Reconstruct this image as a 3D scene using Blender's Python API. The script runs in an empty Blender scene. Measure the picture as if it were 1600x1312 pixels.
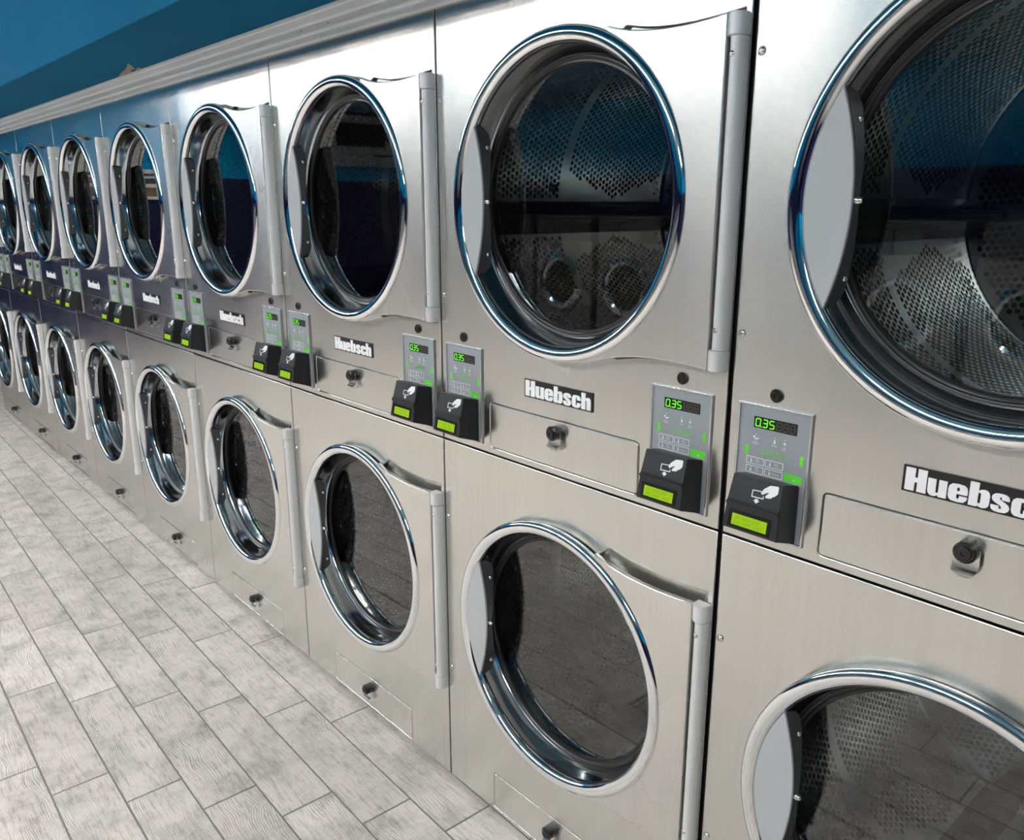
import bpy, bmesh, math, random
from mathutils import Vector, Matrix
from math import pi, sin, cos, sqrt, radians

random.seed(7)
sc = bpy.context.scene
COL = sc.collection

# ------------------------------------------------------------------ camera
CAM = Vector((0.7683, -1.1679, 1.5256))
YAW, PITCH, FPX = 0.84467, -0.25544, 1288.744
fw = Vector((-sin(YAW) * cos(PITCH), cos(YAW) * cos(PITCH), sin(PITCH)))
rt = fw.cross(Vector((0, 0, 1))).normalized()
up = rt.cross(fw)
cd = bpy.data.cameras.new('camera')
cam = bpy.data.objects.new('camera', cd)
COL.objects.link(cam)
cam.matrix_world = Matrix((
    (rt.x, up.x, -fw.x, CAM.x), (rt.y, up.y, -fw.y, CAM.y),
    (rt.z, up.z, -fw.z, CAM.z), (0, 0, 0, 1)))
cd.sensor_fit = 'HORIZONTAL'
cd.sensor_width = 36.0
cd.lens = FPX / 1600 * 36.0
cd.clip_start = 0.02
sc.camera = cam

# ------------------------------------------------------------------ world and exposure
w = bpy.data.worlds.new('world')
sc.world = w
w.use_nodes = True
w.node_tree.nodes['Background'].inputs[0].default_value = (0.75, 0.85, 1, 1)
w.node_tree.nodes['Background'].inputs[1].default_value = 0.3
sc.view_settings.view_transform = 'Standard'
sc.view_settings.look = 'None'
sc.view_settings.gamma = 1
sc.view_settings.use_curve_mapping = False
sc.view_settings.exposure = 0.0

LAMP_POWER = 66.0          # emission of the ceiling tubes' diffusers
LAMPS = [(-7.55, -2.35), (-6.1, -2.35), (-4.65, -2.35), (-3.2, -2.35), (-1.75, -2.35), (-0.3, -2.35), (1.8, -2.35)]
CEIL = 2.65
XL, XR, YF = -9.0, 3.2, -6.0       # end wall, near end wall, opposite wall

# ------------------------------------------------------------------ materials
M = {}

def mat(name, base=(0.5, 0.5, 0.5), rough=0.5, metal=0.0, emis=None, estr=0.0, spec=0.5, coat=0.0):
    m = bpy.data.materials.new(name)
    m.use_nodes = True
    b = m.node_tree.nodes['Principled BSDF']
    b.inputs['Base Color'].default_value = (*base, 1)
    b.inputs['Roughness'].default_value = rough
    b.inputs['Metallic'].default_value = metal
    b.inputs['Specular IOR Level'].default_value = spec
    b.inputs['Coat Weight'].default_value = coat
    if emis:
        b.inputs['Emission Color'].default_value = (*emis, 1)
        b.inputs['Emission Strength'].default_value = estr
    M[name] = m
    return m, m.node_tree, b

def N(nt, t, **kw):
    n = nt.nodes.new(t)
    for k, v in kw.items():
        if hasattr(n, k):
            setattr(n, k, v)
        else:
            n.inputs[k].default_value = v
    return n

def ramp(nt, fac, stops):
    r = nt.nodes.new('ShaderNodeValToRGB')
    e = r.color_ramp.elements
    while len(e) < len(stops):
        e.new(0.5)
    for i, (p, c) in enumerate(stops):
        e[i].position = p
        e[i].color = (*c, 1)
    nt.links.new(fac, r.inputs[0])
    return r.outputs[0]

def mapped(nt, scale, rand=0.0, coord='Object'):
    tc = nt.nodes.new('ShaderNodeTexCoord')
    mp = nt.nodes.new('ShaderNodeMapping')
    mp.inputs['Scale'].default_value = scale
    nt.links.new(tc.outputs[coord], mp.inputs['Vector'])
    if rand:
        oi = nt.nodes.new('ShaderNodeObjectInfo')
        ml = nt.nodes.new('ShaderNodeVectorMath')
        ml.operation = 'SCALE'
        ml.inputs[0].default_value = (rand, rand * 0.7, rand * 0.3)
        nt.links.new(oi.outputs['Random'], ml.inputs['Scale'])
        nt.links.new(ml.outputs[0], mp.inputs['Location'])
    return mp.outputs[0]

def steel(name, base, rough, grain=0.03, wave=0.0035, aniso=0.85):
    m, nt, b = mat(name, base, rough, 1.0)
    L = nt.links
    # fine vertical brushing: colour and roughness vary in thin upright strokes
    v = mapped(nt, (120, 120, 1.2), rand=40)
    n = N(nt, 'ShaderNodeTexNoise', Scale=1.0, Detail=3.0, Roughness=0.6)
    L.new(v, n.inputs['Vector'])
    lo, hi = 1 - grain, 1 + grain
    c = ramp(nt, n.outputs['Fac'], [(0.3, tuple(x * lo for x in base)), (0.7, tuple(min(1, x * hi) for x in base))])
    # smudges from hands and cleaning
    v2 = mapped(nt, (3.0, 3.0, 2.0), rand=40)
    n2 = N(nt, 'ShaderNodeTexNoise', Scale=1.2, Detail=2.0, Roughness=0.5)
    L.new(v2, n2.inputs['Vector'])
    mr = N(nt, 'ShaderNodeMapRange')
    mr.inputs['From Min'].default_value = 0.35
    mr.inputs['From Max'].default_value = 0.7
    mr.inputs['To Min'].default_value = rough * 0.93
    mr.inputs['To Max'].default_value = rough * 1.1
    L.new(n2.outputs['Fac'], mr.inputs['Value'])
    L.new(mr.outputs[0], b.inputs['Roughness'])
    L.new(c, b.inputs['Base Color'])
    # sheet metal is never quite flat
    v3 = mapped(nt, (1.0, 1.0, 0.7), rand=40)
    n3 = N(nt, 'ShaderNodeTexNoise', Scale=3.2, Detail=1.0)
    L.new(v3, n3.inputs['Vector'])
    bp = N(nt, 'ShaderNodeBump', Strength=1.0, Distance=wave)
    L.new(n3.outputs['Fac'], bp.inputs['Height'])
    L.new(bp.outputs[0], b.inputs['Normal'])
    # brushed across: reflections smear up and down
    b.inputs['Anisotropic'].default_value = aniso
    tg = N(nt, 'ShaderNodeCombineXYZ')
    tg.inputs[2].default_value = 1.0
    L.new(tg.outputs[0], b.inputs['Tangent'])
    return m

steel('brushed_steel', (0.68, 0.665, 0.63), 0.25)
steel('door_steel', (0.72, 0.70, 0.67), 0.26, wave=0.0015)
mat('chrome', (0.86, 0.87, 0.88), 0.06, 1.0)
mat('rim_chrome', (0.60, 0.62, 0.64), 0.12, 1.0)
mat('drum_steel', (0.64, 0.64, 0.63), 0.20, 1.0)
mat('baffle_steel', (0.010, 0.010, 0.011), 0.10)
mat('screw_metal', (0.75, 0.74, 0.72), 0.22, 1.0)
mat('cabinet_dark', (0.03, 0.03, 0.032), 0.6)
mat('gasket', (0.012, 0.012, 0.013), 0.35)
mat('handle_grey', (0.40, 0.41, 0.42), 0.42)
mat('bracket_grey', (0.045, 0.047, 0.05), 0.38)
mat('hinge_grey', (0.66, 0.66, 0.66), 0.38, 0.2)
mat('black_plastic', (0.013, 0.014, 0.016), 0.42)
mat('lock_black', (0.008, 0.008, 0.008), 0.3)
mat('panel_grey', (0.27, 0.285, 0.305), 0.38)
mat('silver_edge', (0.62, 0.63, 0.65), 0.25, 0.8)
mat('print_white', (0.80, 0.82, 0.82), 0.5)
mat('print_green', (0.10, 0.62, 0.03), 0.5)
mat('display_black', (0.010, 0.012, 0.010), 0.2)
mat('unlit_segment', (0.055, 0.048, 0.048), 0.4)
mat('lit_segment', (0.05, 0.5, 0.02), 0.4, emis=(0.16, 1.0, 0.0), estr=0.85)
mat('lcd_green', (0.12, 0.20, 0.0), 0.3, emis=(0.40, 0.68, 0.0), estr=0.5)
mat('lcd_ink', (0.10, 0.20, 0.0), 0.4, emis=(0.42, 0.80, 0.0), estr=0.30)
mat('badge_black', (0.010, 0.010, 0.011), 0.3)
mat('badge_white', (0.88, 0.88, 0.90), 0.35)
mat('grout', (0.15, 0.142, 0.13), 0.85)
mat('washer_steel', (0.22, 0.22, 0.225), 0.45, 0.6)
mat('washer_dark', (0.05, 0.05, 0.055), 0.4)
mat('white_plastic', (0.42, 0.42, 0.41), 0.5)
mat('grille_dark', (0.03, 0.03, 0.03), 0.6)
mat('paper_white', (0.75, 0.75, 0.74), 0.6)
mat('paper_red', (0.45, 0.05, 0.06), 0.6)
mat('paper_brown', (0.20, 0.12, 0.06), 0.6)
mat('lamp_frame', (0.7, 0.7, 0.7), 0.5)
mat('lamp_glow', (0.9, 0.9, 0.9), 0.5, emis=(1.0, 0.935, 0.89), estr=LAMP_POWER)
mat('peeled', (0.30, 0.22, 0.14), 0.8)
mat('dirt', (0.05, 0.045, 0.04), 0.9)

def paint(name, a, b_, rough=0.7, spec=0.06):
    m, nt, b = mat(name, a, rough, spec=spec)
    v = mapped(nt, (1, 1, 1))
    n = N(nt, 'ShaderNodeTexNoise', Scale=1.8, Detail=5.0)
    nt.links.new(v, n.inputs['Vector'])
    nt.links.new(ramp(nt, n.outputs['Fac'], [(0.35, a), (0.7, b_)]), b.inputs['Base Color'])
    n2 = N(nt, 'ShaderNodeTexNoise', Scale=60.0, Detail=2.0)
    nt.links.new(v, n2.inputs['Vector'])
    bp = N(nt, 'ShaderNodeBump', Strength=0.15, Distance=0.002)
    nt.links.new(n2.outputs['Fac'], bp.inputs['Height'])
    nt.links.new(bp.outputs[0], b.inputs['Normal'])

paint('blue_paint', (0.0, 0.094, 0.195), (0.0, 0.110, 0.225), 0.7)
paint('bright_blue', (0.0, 0.23, 0.46), (0.0, 0.26, 0.51))
paint('navy_paint', (0.011, 0.012, 0.044), (0.014, 0.015, 0.055))
paint('ceiling_paint', (0.22, 0.42, 0.52), (0.25, 0.46, 0.56), 0.8)
paint('trim_grey', (0.76, 0.78, 0.79), (0.83, 0.85, 0.86), 0.4)

# wood-look porcelain planks
m, nt, b = mat('plank_tile', (0.5, 0.48, 0.45), 0.42)
L = nt.links
v = mapped(nt, (1.0, 1.0, 1.0), rand=60)
wob = N(nt, 'ShaderNodeTexNoise', Scale=2.6, Detail=2.0)
L.new(v, wob.inputs['Vector'])
vm = N(nt, 'ShaderNodeMapping')
vm.inputs['Scale'].default_value = (1.6, 11.0, 1.0)
L.new(v, vm.inputs['Vector'])
mixv = N(nt, 'ShaderNodeVectorMath', operation='MULTIPLY_ADD')
mixv.inputs[1].default_value = (0.6, 1.8, 0)
L.new(wob.outputs['Color'], mixv.inputs[0])
L.new(vm.outputs[0], mixv.inputs[2])
rings = N(nt, 'ShaderNodeTexWave', wave_type='BANDS', bands_direction='Y', Scale=5.6, Distortion=5.0, Detail=3.0)
rings.inputs['Detail Scale'].default_value = 1.3
L.new(mixv.outputs[0], rings.inputs['Vector'])
cloud = N(nt, 'ShaderNodeTexNoise', Scale=9.0, Detail=7.0, Roughness=0.68)
L.new(v, cloud.inputs['Vector'])
fib = N(nt, 'ShaderNodeMapping')
fib.inputs['Scale'].default_value = (14.0, 130.0, 1.0)
L.new(v, fib.inputs['Vector'])
fine = N(nt, 'ShaderNodeTexNoise', Scale=1.0, Detail=5.0, Roughness=0.75)
L.new(fib.outputs[0], fine.inputs['Vector'])
# the printed figure comes and goes along the plank
msk = N(nt, 'ShaderNodeTexNoise', Scale=5.0, Detail=3.0)
L.new(v, msk.inputs['Vector'])
mk = ramp(nt, msk.outputs['Fac'], [(0.40, (0.25, 0.25, 0.25)), (0.58, (1, 1, 1))])
figc = ramp(nt, rings.outputs['Fac'], [(0.0, (0.52, 0.505, 0.49)), (0.28, (0.92, 0.915, 0.91)), (0.6, (1, 1, 1))])
mf = N(nt, 'ShaderNodeMix', data_type='RGBA', blend_type='MIX')
L.new(mk, mf.inputs['Factor'])
mf.inputs['A'].default_value = (0.93, 0.925, 0.92, 1)
L.new(figc, mf.inputs['B'])
c1 = mf.outputs['Result']
c2 = ramp(nt, cloud.outputs['Fac'], [(0.28, (0.29, 0.283, 0.274)), (0.44, (0.49, 0.478, 0.458)), (0.55, (0.60, 0.584, 0.56)), (0.72, (0.68, 0.664, 0.64))])
c3 = ramp(nt, fine.outputs['Fac'], [(0.34, (0.62, 0.61, 0.60)), (0.50, (1, 1, 1))])
def mul(a, b2):
    x = N(nt, 'ShaderNodeMix', data_type='RGBA', blend_type='MULTIPLY')
    x.inputs['Factor'].default_value = 1.0
    L.new(a, x.inputs['A'])
    L.new(b2, x.inputs['B'])
    return x.outputs['Result']
oi = N(nt, 'ShaderNodeObjectInfo')
tone = ramp(nt, oi.outputs['Random'], [(0.0, (0.84, 0.82, 0.80)), (0.5, (0.93, 0.91, 0.89)), (1.0, (1.0, 0.98, 0.96))])
L.new(mul(mul(mul(c1, c2), c3), tone), b.inputs['Base Color'])
bp = N(nt, 'ShaderNodeBump', Strength=0.25, Distance=0.001)
L.new(fine.outputs['Fac'], bp.inputs['Height'])
L.new(bp.outputs[0], b.inputs['Normal'])

# thin clear glass
m = bpy.data.materials.new('door_glass')
m.use_nodes = True
nt = m.node_tree
nt.nodes.clear()
out = N(nt, 'ShaderNodeOutputMaterial')
tr = N(nt, 'ShaderNodeBsdfTransparent')
tr.inputs['Color'].default_value = (0.88, 0.90, 0.89, 1)
gl = N(nt, 'ShaderNodeBsdfGlossy', Roughness=0.0)
gl.inputs['Color'].default_value = (1, 1, 1, 1)
lw = N(nt, 'ShaderNodeLayerWeight', Blend=0.5)
pw = N(nt, 'ShaderNodeMath', operation='POWER')
pw.inputs[1].default_value = 5.0
nt.links.new(lw.outputs['Facing'], pw.inputs[0])
fr = N(nt, 'ShaderNodeMath', operation='MULTIPLY_ADD')
fr.inputs[1].default_value = 0.87
fr.inputs[2].default_value = 0.105
nt.links.new(pw.outputs[0], fr.inputs[0])
mx = N(nt, 'ShaderNodeMixShader')
geo = N(nt, 'ShaderNodeNewGeometry')          # each pane reflects once, at the surface it is entered by
bk = N(nt, 'ShaderNodeMath', operation='MULTIPLY_ADD')
bk.inputs[1].default_value = -1.0
bk.inputs[2].default_value = 1.0
nt.links.new(geo.outputs['Backfacing'], bk.inputs[0])
fb = N(nt, 'ShaderNodeMath', operation='MULTIPLY')
nt.links.new(fr.outputs[0], fb.inputs[0])
nt.links.new(bk.outputs[0], fb.inputs[1])
nt.links.new(fb.outputs[0], mx.inputs[0])
nt.links.new(tr.outputs[0], mx.inputs[1])
nt.links.new(gl.outputs[0], mx.inputs[2])
nt.links.new(mx.outputs[0], out.inputs['Surface'])
M['door_glass'] = m

# ------------------------------------------------------------------ mesh helpers
def bm_mesh(name, bm, material, smooth=False):
    me = bpy.data.meshes.new(name)
    bm.normal_update()
    bm.to_mesh(me)
    bm.free()
    me.materials.append(M[material])
    if smooth:
        me.polygons.foreach_set('use_smooth', [True] * len(me.polygons))
    return me

def sharp(me, ang=35):
    """smooth shading with sharp edges above an angle"""
    me.polygons.foreach_set('use_smooth', [True] * len(me.polygons))
    me.set_sharp_from_angle(angle=radians(ang))
    return me

def flats(me):
    """broad axis-aligned faces stay truly flat beside rounded edges"""
    for p in me.polygons:
        if max(abs(c) for c in p.normal) > 0.9995:
            p.use_smooth = False
    return me

def box_bm(x0, x1, y0, y1, z0, z1, bevel=0.0, bm=None, seg=2):
    bm2 = bmesh.new()
    r = bmesh.ops.create_cube(bm2, size=1)
    for v_ in r['verts']:
        v_.co = Vector(((x0 + x1) / 2 + v_.co.x * (x1 - x0), (y0 + y1) / 2 + v_.co.y * (y1 - y0), (z0 + z1) / 2 + v_.co.z * (z1 - z0)))
    if bevel:
        bmesh.ops.bevel(bm2, geom=bm2.edges[:], offset=bevel, segments=seg, affect='EDGES', profile=0.5)
    if bm is None:
        return bm2
    me = bpy.data.meshes.new('tmp')
    bm2.to_mesh(me)
    bm2.free()
    bm.from_mesh(me)
    bpy.data.meshes.remove(me)
    return bm

def box(name, material, x0, x1, y0, y1, z0, z1, bevel=0.0):
    return flats(sharp(bm_mesh(name, box_bm(x0, x1, y0, y1, z0, z1, bevel), material)))

def lathe(name, material, prof, axis='y', seg=96, closed=False, center=(0, 0, 0), ang=35):
    """profile of (r, a) turned about the y (or z) axis"""
    bm = bmesh.new()
    rows = []
    for r, a in prof:
        row = []
        if r < 1e-6:
            row = [bm.verts.new((0, a, 0) if axis == 'y' else (0, 0, a))] * seg
        else:
            for i in range(seg):
                t = 2 * pi * i / seg
                row.append(bm.verts.new((r * cos(t), a, r * sin(t)) if axis == 'y' else (r * cos(t), r * sin(t), a)))
        rows.append(row)
    n = len(rows)
    for j in range(n if closed else n - 1):
        A, B = rows[j], rows[(j + 1) % n]
        for i in range(seg):
            k = (i + 1) % seg
            q = [A[i], A[k], B[k], B[i]]
            q = [x for ii, x in enumerate(q) if x not in q[:ii]]
            if len(q) > 2:
                try:
                    bm.faces.new(q)
                except ValueError:
                    pass
    bmesh.ops.recalc_face_normals(bm, faces=bm.faces[:])
    for v_ in bm.verts:
        v_.co += Vector(center)
    return sharp(bm_mesh(name, bm, material), ang)

def curve_mesh(cu, name, material, y=0.0):
    o = bpy.data.objects.new('tmp', cu)
    COL.objects.link(o)
    dg = bpy.context.evaluated_depsgraph_get()
    me = bpy.data.meshes.new_from_object(o.evaluated_get(dg))
    bpy.data.objects.remove(o)
    bpy.data.curves.remove(cu)
    for v_ in me.vertices:
        x, yy, z = v_.co
        v_.co = (x, y - z, yy)
    me.name = name
    me.materials.clear()
    me.materials.append(M[material])
    for p in me.polygons:
        p.material_index = 0
    return me

def plate(name, material, loops, y_front, thick, bevel=0.0):
    """flat sheet in the x-z plane: first loop is the outline, the rest are holes"""
    cu = bpy.data.curves.new('tmp', 'CURVE')
    cu.dimensions = '2D'
    cu.fill_mode = 'BOTH'
    for lp in loops:
        s = cu.splines.new('POLY')
        s.points.add(len(lp) - 1)
        for p, q in zip(s.points, lp):
            p.co = (q[0], q[1], 0, 1)
        s.use_cyclic_u = True
    bevel = min(bevel, thick / 2 - 1e-5) if thick > 0 else 0
    if thick > 0:
        cu.extrude = thick / 2 - bevel
    if bevel > 0:
        cu.bevel_depth = bevel
        cu.bevel_resolution = 2
        cu.offset = -bevel
    me = curve_mesh(cu, name, material, y=y_front + thick / 2)
    return flats(sharp(me, 30))

def rect(x0, x1, z0, z1, r=0.0, n=4):
    if r <= 0:
        return [(x0, z0), (x1, z0), (x1, z1), (x0, z1)]
    o = []
    for cx, cz, a0 in ((x1 - r, z0 + r, -90), (x1 - r, z1 - r, 0), (x0 + r, z1 - r, 90), (x0 + r, z0 + r, 180)):
        for i in range(n + 1):
            t = radians(a0 + 90 * i / n)
            o.append((cx + r * cos(t), cz + r * sin(t)))
    return o

def circle(cx, cz, r, n=64):
    return [(cx + r * cos(2 * pi * i / n), cz + r * sin(2 * pi * i / n)) for i in range(n)]

def text(name, material, s, size, x, z, y, bold=0.0, sx=1.0, extrude=0.0, align='LEFT', spacing=1.0):
    cu = bpy.data.curves.new('tmp', 'FONT')
    cu.body = s
    cu.size = size
    cu.offset = bold
    cu.extrude = extrude
    cu.align_x = align
    cu.space_character = spacing
    cu.resolution_u = 3
    me = curve_mesh(cu, name, material, y=y)
    for v_ in me.vertices:
        v_.co.x = v_.co.x * sx + x
        v_.co.z += z
    return me

def join(name, meshes, material):
    bm = bmesh.new()
    for me in meshes:
        bm.from_mesh(me)
        bpy.data.meshes.remove(me)
    for f in bm.faces:
        f.material_index = 0
    return bm_mesh(name, bm, material)

def obj(name, me, parent=None, loc=(0, 0, 0), rot=(0, 0, 0), kind=None):
    o = bpy.data.objects.new(name, me)
    COL.objects.link(o)
    o.location = loc
    o.rotation_euler = rot
    if parent:
        o.parent = parent
    if kind:
        o['kind'] = kind
    return o

def tag(o, label, cat, group=None):
    o['label'] = label
    o['category'] = cat
    if group:
        o['group'] = group
    return o

def struct(name, me, label=None, parent=None):
    o = obj(name, me, parent)
    o['kind'] = 'structure'
    if label:
        o['label'] = label
    return o

# ------------------------------------------------------------------ the room
struct('floor', box('floor', 'grout', XL, XR, YF, 1.1, -0.06, -0.002), 'grey grout bed under the wood-look plank tiles')
floor = bpy.data.objects['floor']
struct('ceiling', box('ceiling', 'ceiling_paint', XL, XR, YF, 1.1, CEIL, CEIL + 0.1), 'pale blue ceiling with a row of light fixtures')
SOF = 2.0
struct('wall_rear', box('wall_rear', 'blue_paint', XL, XR, -0.322, 1.1, SOF, CEIL, 0.004),
       'teal blue painted bulkhead boxed out over the dryers')
NAVY = 1.82
for nm, a, lab in (('wall_left', (XL - 0.1, XL, YF, 1.1), 'end wall, bright blue above navy'),
                   ('wall_right', (XR, XR + 0.1, YF, 1.1), 'end wall behind the photographer, bright blue above navy'),
                   ('wall_front', (XL, XR, YF - 0.1, YF), 'wall opposite the dryers, bright blue above navy')):
    wl = struct(nm, box(nm, 'bright_blue', a[0], a[1], a[2], a[3], NAVY, CEIL), lab)
    wn = obj('lower_paint_band', box('lower_paint_band', 'navy_paint', a[0], a[1], a[2], a[3], 0.0, NAVY), wl)
struct('wall_back', box('wall_back', 'cabinet_dark', XL, XR, 1.0, 1.1, 0.0, SOF), 'dark wall behind the dryers')

# trim along the top of the dryers: a stepped metal moulding in two lengths
def trim_mesh(x0, x1):
    prof = [(0.01, 1.936), (-0.010, 1.936), (-0.0125, 1.939), (-0.0125, 1.951), (-0.0155, 1.953), (-0.0200, 1.954),
            (-0.0215, 1.957), (-0.0215, 1.972), (-0.0245, 1.974), (-0.0290, 1.975), (-0.0310, 1.978), (-0.0330, 1.990),
            (-0.0385, 1.992), (-0.0400, 1.996), (-0.0400, 2.0), (0.01, 2.0)]
    bm = bmesh.new()
    A = [bm.verts.new((x0, y, z)) for y, z in prof]
    B = [bm.verts.new((x1, y, z)) for y, z in prof]
    n = len(prof)
    for i in range(n):
        bm.faces.new((A[i], A[(i + 1) % n], B[(i + 1) % n], B[i]))
    bm.faces.new(A)
    bm.faces.new(B[::-1])
    bmesh.ops.recalc_face_normals(bm, faces=bm.faces[:])
    return sharp(bm_mesh('trim', bm, 'trim_grey'), 25)

JX = -1.275
t1 = struct('trim_1', trim_mesh(JX + 0.0008, XR), 'pale grey stepped metal moulding over the dryers')
t2 = struct('trim_2', trim_mesh(XL, JX - 0.0008), 'second length of pale grey moulding beyond its joint')
for t, x in ((t1, -1.215), (t2, -1.355)):
    obj('nail_hole', lathe('nail_hole', 'dirt', [(0.0, -0.0006), (0.0022, -0.0006), (0.0022, 0.001)], seg=12), t, (x, -0.0213, 1.965))
# peeled paint on the soffit
def peel(pts):
    bm = bmesh.new()
    lo = [bm.verts.new((x, y, SOF - 0.0008)) for x, y in pts]
    bm.faces.new(lo)
    r = bmesh.ops.extrude_face_region(bm, geom=bm.faces[:])
    for e in r['geom']:
        if isinstance(e, bmesh.types.BMVert):
            e.co.z += 0.0012
    bmesh.ops.recalc_face_normals(bm, faces=bm.faces[:])
    return bm_mesh('peeled_paint', bm, 'peeled')
wr = bpy.data.objects['wall_rear']
obj('peeled_paint', peel([(-2.79, -0.038), (-2.70, -0.06), (-2.55, -0.085), (-2.42, -0.118), (-2.47, -0.09), (-2.53, -0.06), (-2.57, -0.062), (-2.63, -0.038)]), wr)
obj('peeled_paint', peel([(-2.60, -0.038), (-2.53, -0.055), (-2.49, -0.062), (-2.50, -0.05), (-2.52, -0.038)]), wr)
obj('peeled_paint', peel([(-2.47, -0.038), (-2.41, -0.048), (-2.40, -0.038)]), wr)

# ------------------------------------------------------------------ floor planks
TL, TW, G = 0.592, 0.1447, 0.0048
TH = -0.020
def tile_mesh(l):
    bm = box_bm(-l / 2, l / 2, -(TW - G) / 2, (TW - G) / 2, -0.006, 0.0)
    ed = [e for e in bm.edges if all(v_.co.z > -0.001 for v_ in e.verts)]
    bmesh.ops.bevel(bm, geom=ed, offset=0.0012, segments=1, affect='EDGES')
    return bm_mesh('plank', bm, 'plank_tile')
TM = tile_mesh(TL - G)
ex, ey = Vector((cos(TH), sin(TH), 0)), Vector((-sin(TH), cos(TH), 0))
P0 = Vector((-1.288, -0.555, 0))          # one corner where four planks meet
near, rest = [], []
for r in range(-42, 9):
    for c in range(-20, 14):
        # row r lies between r*TW and (r+1)*TW from P0; joints step by about a quarter plank
        off = (0.1575 * (r + 1)) % TL
        ctr = P0 + ex * (off + (c + 0.5) * TL) + ey * ((r + 0.5) * TW)
        if ctr.x - 0.31 < XL or ctr.x + 0.31 > XR or ctr.y - 0.09 < YF or ctr.y > 0.9:
            continue
        d = ctr - CAM
        zc = d.dot(fw)
        vis = False
        if zc > 0.2 and ctr.y < 0.08:
            for s in (-0.5, -0.2, 0.2, 0.5):
                for q in (-0.5, 0.5):
                    e = d + ex * (s * TL) + ey * (q * TW)
                    ze = e.dot(fw)
                    if ze > 0.05:
                        px, py = 800 + FPX * e.dot(rt) / ze, 656 - FPX * e.dot(up) / ze
                        if -40 < px < 1640 and -20 < py < 1360:
                            vis = True
        (near if vis else rest).append((zc, ctr))
near.sort(key=lambda a: a[0])
rest += near[300:]
for zc, ctr in near[:300]:
    obj('plank', TM, floor, (ctr.x, ctr.y, 0), (0, 0, TH))
bm = bmesh.new()
for zc, ctr in rest:
    n0 = len(bm.verts)
    bm.from_mesh(TM)
    bm.verts.ensure_lookup_table()
    mt = Matrix.Translation(ctr) @ Matrix.Rotation(TH, 4, 'Z')
    for v_ in bm.verts[n0:]:
        v_.co = mt @ v_.co
obj('plank_field', bm_mesh('plank_field', bm, 'plank_tile'), floor, kind='stuff')

# ------------------------------------------------------------------ dryer meshes (built once, shared)
W = 0.80
CU, ZU, ZL = 0.40, 1.531, 0.555        # door centre across, and the two heights
S = {}                                  # shared meshes
GAP = 0.0025

def door_side(sgn, off=0.0):
    """top (sgn=1) or bottom edge of the wing that ties the ring to the hinge, from ring to hinge"""
    pts = [(0.128, 0.2905), (0.150, 0.2840), (0.180, 0.2775), (0.215, 0.2725), (0.255, 0.2700), (0.295, 0.2695), (0.335, 0.2715), (0.370, 0.2745)]
    return [(x, sgn * (z + off)) for x, z in pts]

def arc(r, a0, a1, n):
    return [(r * cos(radians(a0 + (a1 - a0) * i / n)), r * sin(radians(a0 + (a1 - a0) * i / n))) for i in range(n + 1)]

# outline of the stamped recess behind the door
def recess(cz, off, ot=0.006):
    left = arc(0.300 + off, 67, 293, 70)
    bot = [(x, z) for x, z in door_side(-1, 0.003)][1:]
    top = [(x, z) for x, z in door_side(1, ot)][1:]
    pts = left + bot + [(0.385, -0.276), (0.385, 0.276 + ot)] + top[::-1]
    return [(CU + x, cz + z) for x, z in pts]

ub, ut, lb, lt = 0.9732, 1.9400, 0.015, 0.9692
DR = rect(0.1785, 0.6137, 0.988, 1.093, 0.009)
AC_ = rect(0.1826, 0.6182, 0.0214, 0.1223, 0.006)
S['upper_panel'] = plate('upper_front_panel', 'brushed_steel',
                         [rect(GAP, W - GAP, ub, ut), recess(ZU, 0.0), DR], 0.0, 0.012, 0.0022)
S['lower_panel'] = plate('lower_front_panel', 'brushed_steel',
                         [rect(GAP, W - GAP, lb, lt), recess(ZL, 0.0, 0.018), AC_], 0.0, 0.012, 0.0022)
rec = [rect(CU - 0.33, CU + 0.394, -0.33, 0.33), circle(CU, 0, 0.282, 96)]
S['recess'] = plate('stamped_recess', 'brushed_steel', rec, 0.0085, 0.003, 0.0008)

# cabinet: sheet box with divider
bm = bmesh.new()
for a in ((0.001, 0.012, 0.014, 0.95, 0.0, 1.944), (W - 0.012, W - 0.001, 0.014, 0.95, 0.0, 1.944), (0.012, W - 0.012, 0.93, 0.95, 0.0, 1.944),
          (0.012, W - 0.012, 0.014, 0.93, 1.934, 1.944), (0.012, W - 0.012, 0.014, 0.93, 0.0, 0.010), (0.012, W - 0.012, 0.016, 0.93, 0.966, 0.978)):
    box_bm(*a, bm=bm)
S['cabinet'] = bm_mesh('cabinet', bm, 'cabinet_dark')

# lint drawer and access hatch
def inset(x0, x1, z0, z1, r, g):
    return rect(x0 + g, x1 - g, z0 + g, z1 - g, max(0.001, r - g))
S['drawer'] = plate('lint_drawer', 'brushed_steel', [inset(0.1785, 0.6137, 0.988, 1.093, 0.009, 0.0012)], -0.0012, 0.010, 0.0030)
S['hatch'] = plate('access_hatch', 'brushed_steel', [inset(0.1826, 0.6182, 0.0214, 0.1223, 0.006, 0.0017)], 0.0002, 0.010, 0.0012)

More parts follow.
